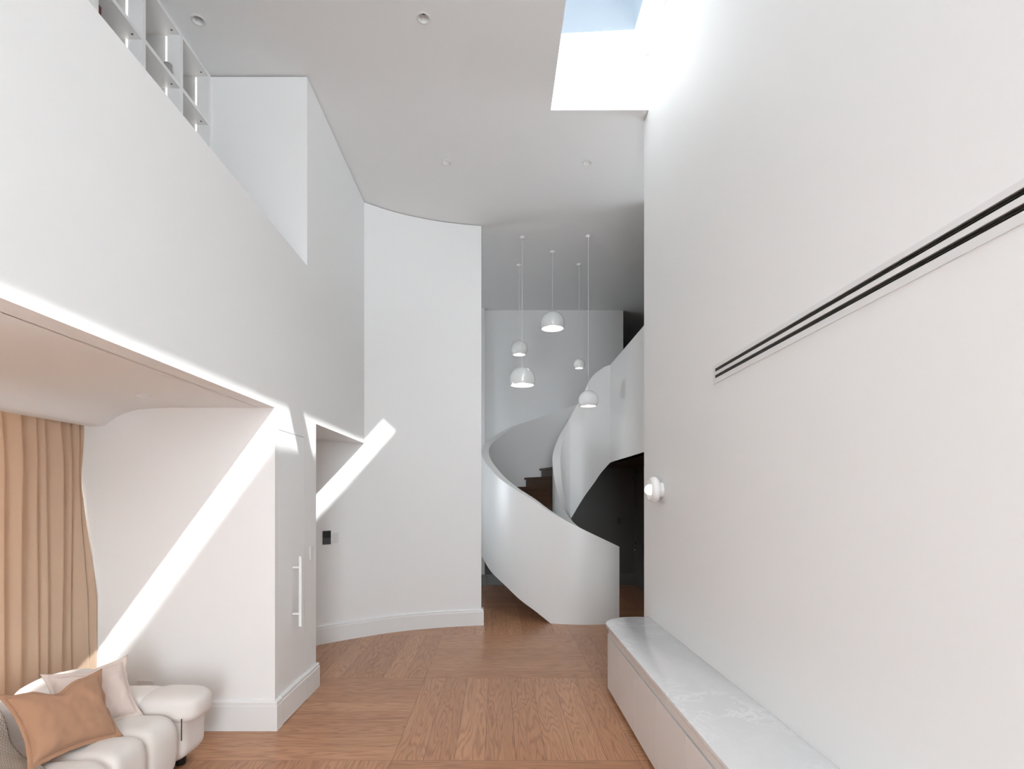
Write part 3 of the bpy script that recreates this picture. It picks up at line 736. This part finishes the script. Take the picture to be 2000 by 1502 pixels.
# normal of curved wall at x
def cw_at(x):
    y = hermite(cw, x); s = (hermite(cw, x+0.03)-hermite(cw, x-0.03))/0.06
    l = math.hypot(s, 1); return (x, y), (s/l, -1/l)
(px, py), (nx, ny) = cw_at(-1.932)
t = plate('intercom_panel', px+nx*0.001, py+ny*0.001, EYE-0.461, nx, ny, 0, 0, 'black glass intercom panel on the curved wall', 'control panel')
build(B().box(-0.047, 0.047, -0.014, 0.0, -0.078, -0.002), 'keypad', 'screen_grey', t, bevel=0.001)
build(B().box(-0.047, 0.047, -0.015, 0.0, 0.0, 0.076), 'display', 'screen', t, bevel=0.001)
def switch(t, w_, h_, rockers):
    build(B().box(-w_/2, w_/2, -0.008, 0.0, -h_/2, h_/2), 'face_plate', 'plastic', t, bevel=0.002)
    for q in range(rockers):
        zz = h_*0.25-q*h_*0.25 if rockers > 1 else 0
        build(B().box(-w_*0.18, w_*0.18, -0.011, -0.008, zz-0.009, zz+0.009), 'rocker', 'plastic', t, bevel=0.001)
(px, py), (nx, ny) = cw_at(-1.852)
t = plate('light_switch', px+nx*0.001, py+ny*0.001, EYE-0.468, nx, ny, 0, 0, 'white light switch beside the black intercom panel on the curved wall', 'light switch'); switch(t, 0.070, 0.115, 3)
t = plate('light_switch', XL, 4.595, EYE-0.475, 1, 0, 0, 0, 'white light switch near the wall corner, right of the door pull handle', 'light switch'); switch(t, 0.070, 0.115, 2)
t = plate('light_switch', 2.27, 10.18, EYE-0.45, 0, -1, 0, 0, 'light switch on the dim wall behind the staircase beside the hall door', 'light switch'); switch(t, 0.075, 0.115, 2)
for c_ in t.children: c_.data.materials[0] = M['shade_plate']
t = plate('power_outlet', -2.49, 3.85, EYE-1.335, 0, -1, 0, 0, 'white double power outlet low on the wall above the sofa arm', 'power outlet')
build(B().box(-0.057, 0.057, -0.008, 0.0, -0.036, 0.036), 'face_plate', 'plastic', t, bevel=0.002)
for s in (-1, 1):
    build(B().box(s*0.030-0.006, s*0.030-0.003, -0.0086, -0.0078, -0.010, -0.002).box(s*0.030+0.003, s*0.030+0.006, -0.0086, -0.0078, -0.010, -0.002), 'socket_slots', 'black', t)
    build(B().box(s*0.030-0.005, s*0.030+0.005, -0.010, -0.008, 0.016, 0.026), 'rocker', 'plastic', t)

# ---------------------------------------------------------------- curtain
ridges = [1.0]
while ridges[-1] < 2.95: ridges.append(ridges[-1]+random.uniform(0.10, 0.14))
ridges += [3.075, 3.198, 3.319, 3.445, 3.512, 3.632, 3.720, 3.793, 3.838]
def curtain():
    nz = 70
    FR = [0.03, 0.10, 0.22, 0.36, 0.50, 0.62, 0.74, 0.84, 0.91, 0.96, 0.985, 1.0]
    SS = [0.0, 0.01, 0.08, 0.22, 0.38, 0.52, 0.66, 0.79, 0.89, 0.98, 0.95, 0.6]
    cols = []
    for i in range(len(ridges)-1):
        a, c = ridges[i], ridges[i+1]
        for fr_, s_ in zip(FR, SS): cols.append((i, fr_, a+(c-a)*fr_, c-a, s_))
    me_v = []; n = len(cols)
    ztop, zbot = 2.28, 0.015
    for q in range(nz+1):
        z = ztop+(zbot-ztop)*q/nz; f = q/nz
        for (i, fr, y, wd, s) in cols:
            depth = (0.047+0.010*math.sin(i*2.3))*(0.5+0.5*min(1, f*6))
            if wd < 0.08: depth *= 0.7
            x = -2.948+depth*s+0.004*math.sin(fr*PI)*math.sin(f*5+i)
            x += 0.010*math.sin(i*1.7+f*3)*f
            yy = y+0.010*f*math.sin(i*2.1)+0.003*math.sin(f*9+i)
            k = min(1, max(0, (y-3.74)/0.09))
            flare = 0.085*max(0, min(1, (f-0.26)/0.32))**1.2
            x += k*flare+0.010*k*math.sin(f*22)*(1 if f < 0.3 else 0.0)-0.012*k*math.sin(PI*min(1, f/0.45))
            yy = min(yy, 3.842)
            me_v.append((x, yy, z))
    fs = [(q*n+i, q*n+i+1, (q+1)*n+i+1, (q+1)*n+i) for q in range(nz) for i in range(n-1)]
    me = bpy.data.meshes.new('curtain'); me.from_pydata(me_v, [], fs)
    for p in me.polygons: p.use_smooth = True
    o = link('curtain', me, 'curtain')
    m = o.modifiers.new('thick', 'SOLIDIFY'); m.thickness = 0.003; m.offset = 0
    dg = bpy.context.evaluated_depsgraph_get(); dg.update()
    nm = bpy.data.meshes.new_from_object(o.evaluated_get(dg)); o.modifiers.clear(); o.data = nm
    return o
tag(curtain(), 'floor length beige pleated curtain behind the sofa', 'curtain')

# ---------------------------------------------------------------- sofa
def puff_mesh(name, sx, sy, sz, n=4.0, seg=20, wr=0.004, seed=0, pinch=0.0):
    bm = bmesh.new(); bmesh.ops.create_cube(bm, size=2)
    bmesh.ops.subdivide_edges(bm, edges=bm.edges, cuts=seg, use_grid_fill=True)
    for v in bm.verts:
        p = v.co
        l = (abs(p.x)**n+abs(p.y)**n+abs(p.z)**n)**(1/n)
        c = Vector((p.x/l*sx, p.y/l*sy, p.z/l*sz))
        d = noise.noise(c*7+Vector((seed*3.1, seed*1.7, 0)))*wr*2+noise.noise(c*19+Vector((seed, 0, 0)))*wr*0.6
        c += c.normalized()*d
        v.co = c
    me = bpy.data.meshes.new(name); bm.to_mesh(me); bm.free()
    for p in me.polygons: p.use_smooth = True
    return me
sofa = thing('sofa', (-2.3, 2.4, 0), 'cream tufted modular sofa with rolled arm in front of the curtain', 'sofa')
def so(name, c, s, n=4.0, seed=0, wr=0.004, mat='sofa', rot=None):
    me = puff_mesh(name, s[0], s[1], s[2], n, 22, wr, seed)
    o = link(name, me, mat, sofa); o.location = (c[0]+2.3, c[1]-2.4, c[2])
    if rot: o.rotation_euler = rot
    return o
# arm block at the far end and rolled bolster over it
so('arm_block', (-2.305, 3.345, 0.225), (0.45, 0.165, 0.175), 5.5, 3, 0.003)
so('arm_bolster', (-1.975, 3.335, 0.380), (0.190, 0.150, 0.088), 3.4, 8, 0.003)
so('arm_bolster', (-2.29, 3.335, 0.378), (0.24, 0.146, 0.086), 3.8, 6, 0.003)
# seat puffs
k = 0
for i in range(8):
    yc = 3.045-0.272*i
    so('seat_cushion', (-2.045, yc, 0.215), (0.195, 0.150, 0.175), 4.2, 10+k, 0.005); k += 1
    so('seat_cushion', (-2.36, yc, 0.225), (0.185, 0.150, 0.165), 4.2, 10+k, 0.005); k += 1
# backrest puffs
for i in range(5):
    yc = 3.265-0.47*i
    so('back_cushion', (-2.62, yc, 0.345), (0.135, 0.245, 0.230), 4.6, 40+i, 0.005, rot=(0, math.radians(-6), 0))
build(B().box(-2.72+2.3, -1.95+2.3, 0.95-2.4, 3.46-2.4, 0.06, 0.14), 'base_frame', 'black', sofa)
for x, y in ((-1.96, 3.36), (-2.66, 3.36), (-1.96, 1.05), (-2.66, 1.05)):
    build(B().lathe([(0.0001, 0.0), (0.030, 0.0), (0.032, 0.01), (0.032, 0.075), (0.0001, 0.075)], 20, (x+2.3, y-2.4, 0)), 'foot', 'black', sofa, sm=40)
zp = B().box(-0.0015, 0.0015, -0.0035, 0.0035, -0.065, 0.062)
z_ = build(zp, 'zip', 'black', sofa); z_.location = (-1.852+2.3, 3.185-2.4, 0.285)

# ---------------------------------------------------------------- cushions
def cushion(name, TL, TR, BR, BL, T, mat, fmat, label, dent=0.0, seed=0, bottom_pinch=0.0):
    TL, TR, BR, BL = map(Vector, (TL, TR, BR, BL))
    cen = (TL+TR+BR+BL)/4
    ex = ((TR-TL)+(BR-BL)).normalized(); ey0 = ((TL-BL)+(TR-BR)).normalized(); nrm = ex.cross(ey0).normalized()
    if nrm.x < 0: nrm = -nrm
    root = thing(name, cen, label, 'cushion', None)
    def edge_warp(u, v):
        uu = u*(1-0.12*(1-v*v)*abs(u)**2)
        vv = v*(1-0.12*(1-u*u)*abs(v)**2)
        if v > -0.2: vv -= dent*math.exp(-((u+0.05)/0.28)**2)*max(0, (v+0.2)/1.2)**2.2
        return uu, vv
    def pos(u, v, side, t):
        uu, vv = edge_warp(u, v)
        a, c_ = (uu+1)/2, (vv+1)/2
        p = BL*(1-a)*(1-c_)+BR*a*(1-c_)+TL*(1-a)*c_+TR*a*c_
        th_ = T*((1-u**4)*(1-v**4))**0.55
        th_ *= 1-0.30*math.exp(-((u+0.05)/0.22)**2)*max(0, v)**2*(dent*4)
        wrn = noise.noise(Vector((u*2.6+seed, v*2.6, side*3)))*0.014+noise.noise(Vector((u*6+seed, v*3.5, side*5)))*0.006
        edge = min(1, (1-max(abs(u), abs(v)))*4)
        # radiating pleats near the edges
        pl = 0.009*noise.noise(Vector(((u*6 if abs(v) > abs(u) else v*6)+seed, 0.3, side)))*math.exp(-(1-max(abs(u), abs(v)))*7)*(1 if t else 0)
        return p+nrm*(side*(th_*t)+wrn*edge+pl)-cen
    n = 40; vs = []; fs = []
    for s_ in (1, -1):
        k0 = len(vs)
        for j in range(n+1):
            for i in range(n+1):
                u = -1+2*i/n; v = -1+2*j/n
                vs.append(tuple(pos(u, v, s_, 1)))
        for j in range(n):
            for i in range(n):
                q = (k0+j*(n+1)+i, k0+j*(n+1)+i+1, k0+(j+1)*(n+1)+i+1, k0+(j+1)*(n+1)+i)
                fs.append(q if s_ > 0 else q[::-1])
    bq = B().add(vs, fs); me = bq.mesh('cover'); 
    for p in me.polygons: p.use_smooth = True
    bm = bmesh.new(); bm.from_mesh(me); bmesh.ops.remove_doubles(bm, verts=bm.verts, dist=0.0015); bm.to_mesh(me); bm.free()
    for p in me.polygons: p.use_smooth = True
    link('cover', me, mat, root)
    # flat ruffled flange round the seam
    ring = []
    m = 160
    for q in range(m):
        f = q/m*4; sd_ = int(f); t = f-sd_; t = -1+2*t
        u, v = [(t, -1), (1, t), (-t, 1), (-1, -t)][sd_]
        base = pos(u*0.985, v*0.985, 1, 0.0)
        ext = 0.022
        outp = base+ex*(math.copysign(abs(u)**14, u)*ext*(1+0.7*abs(v)**14))+ey0*(math.copysign(abs(v)**14, v)*ext*(1+0.7*abs(u)**14))
        wav = 0.010*noise.noise(Vector((q*0.16, seed, 0)))+0.004*noise.noise(Vector((q*0.45, seed, 5)))
        ring.append((base, outp+nrm*wav, base+nrm*0.0))
    vs = []; fs = []
    for a_, o2, _ in ring:
        mid = (a_+o2)/2+nrm*0.003
        for side in (0.0016, -0.0016):
            vs += [tuple(a_+nrm*side), tuple(mid+nrm*side), tuple(o2+nrm*side)]
    for q in range(m):
        a0 = q*6; b0 = ((q+1) % m)*6
        fs += [(a0, a0+1, b0+1, b0), (a0+1, a0+2, b0+2, b0+1), (a0+4, a0+3, b0+3, b0+4), (a0+5, a0+4, b0+4, b0+5), (a0+2, a0+5, b0+5, b0+2)]
    bq = B().add(vs, fs); me = bq.mesh('flange')
    for p in me.polygons: p.use_smooth = True
    link('flange', me, fmat, root)
    return root
def at(px, py, Y): return ((px-972)/1062*Y, Y, EYE+(970-py)/1062*Y)
cushion('blush_cushion', at(95, 1325, 2.93), at(240, 1292, 3.27), at(268, 1392, 3.16), at(112, 1452, 2.80), 0.060, 'blush', 'blush', 'pale blush linen cushion leaning on the sofa back, partly behind the tan one', dent=0.10, seed=3)
cushion('tan_cushion', at(12, 1366, 2.62), at(192, 1318, 3.00), at(228, 1433, 2.90), at(64, 1494, 2.48), 0.062, 'tan', 'tan', 'tan linen cushion with chopped top leaning at the front of the sofa', dent=0.25, seed=9)

# ---------------------------------------------------------------- knitted throw
def throw():
    prof = [(-2.82, 0.30), (-2.80, 0.50), (-2.74, 0.585), (-2.64, 0.605), (-2.52, 0.585), (-2.45, 0.53), (-2.38, 0.45), (-2.27, 0.408), (-2.15, 0.405), (-2.0, 0.405), (-1.88, 0.385), (-1.83, 0.30), (-1.822, 0.16)]
    cum = [0]
    for i in range(1, len(prof)): cum.append(cum[-1]+math.dist(prof[i], prof[i-1]))
    L = cum[-1]; nu, nv = 90, 50; vs = []; uv = []
    ex_ = [(cum[i], prof[i][0]) for i in range(len(prof))]; ez_ = [(cum[i], prof[i][1]) for i in range(len(prof))]
    for i in range(nu+1):
        s = L*i/nu; x = hermite(ex_, s); z = hermite(ez_, s)
        # far edge of the throw drifts towards the camera going down
        ye = 2.80 if x < -2.62 else 2.80-(x+2.62)*0.58
        for j in range(nv+1):
            y = 2.15+(ye-2.15)*j/nv
            k = noise.noise(Vector((y*9, s*1.2, 2)))*0.012+0.006*math.sin(y*42+s*2)
            vs.append((x+k*0.5, y, z+abs(k)*0.8+0.006)); uv.append((i/nu*0.8, j/nv*0.6))
    fs = [(i*(nv+1)+j, i*(nv+1)+j+1, (i+1)*(nv+1)+j+1, (i+1)*(nv+1)+j) for i in range(nu) for j in range(nv)]
    me = bpy.data.meshes.new('knitted_throw'); me.from_pydata(vs, [], fs)
    ul = me.uv_layers.new(name='UVMap')
    for lp in me.loops: ul.data[lp.index].uv = uv[lp.vertex_index]
    for p in me.polygons: p.use_smooth = True
    o = link('knitted_throw', me, 'knit')
    m = o.modifiers.new('thick', 'SOLIDIFY'); m.thickness = 0.010; m.offset = 1
    return o
tag(throw(), 'taupe chunky knitted throw draped over the sofa at the lower left', 'throw blanket')
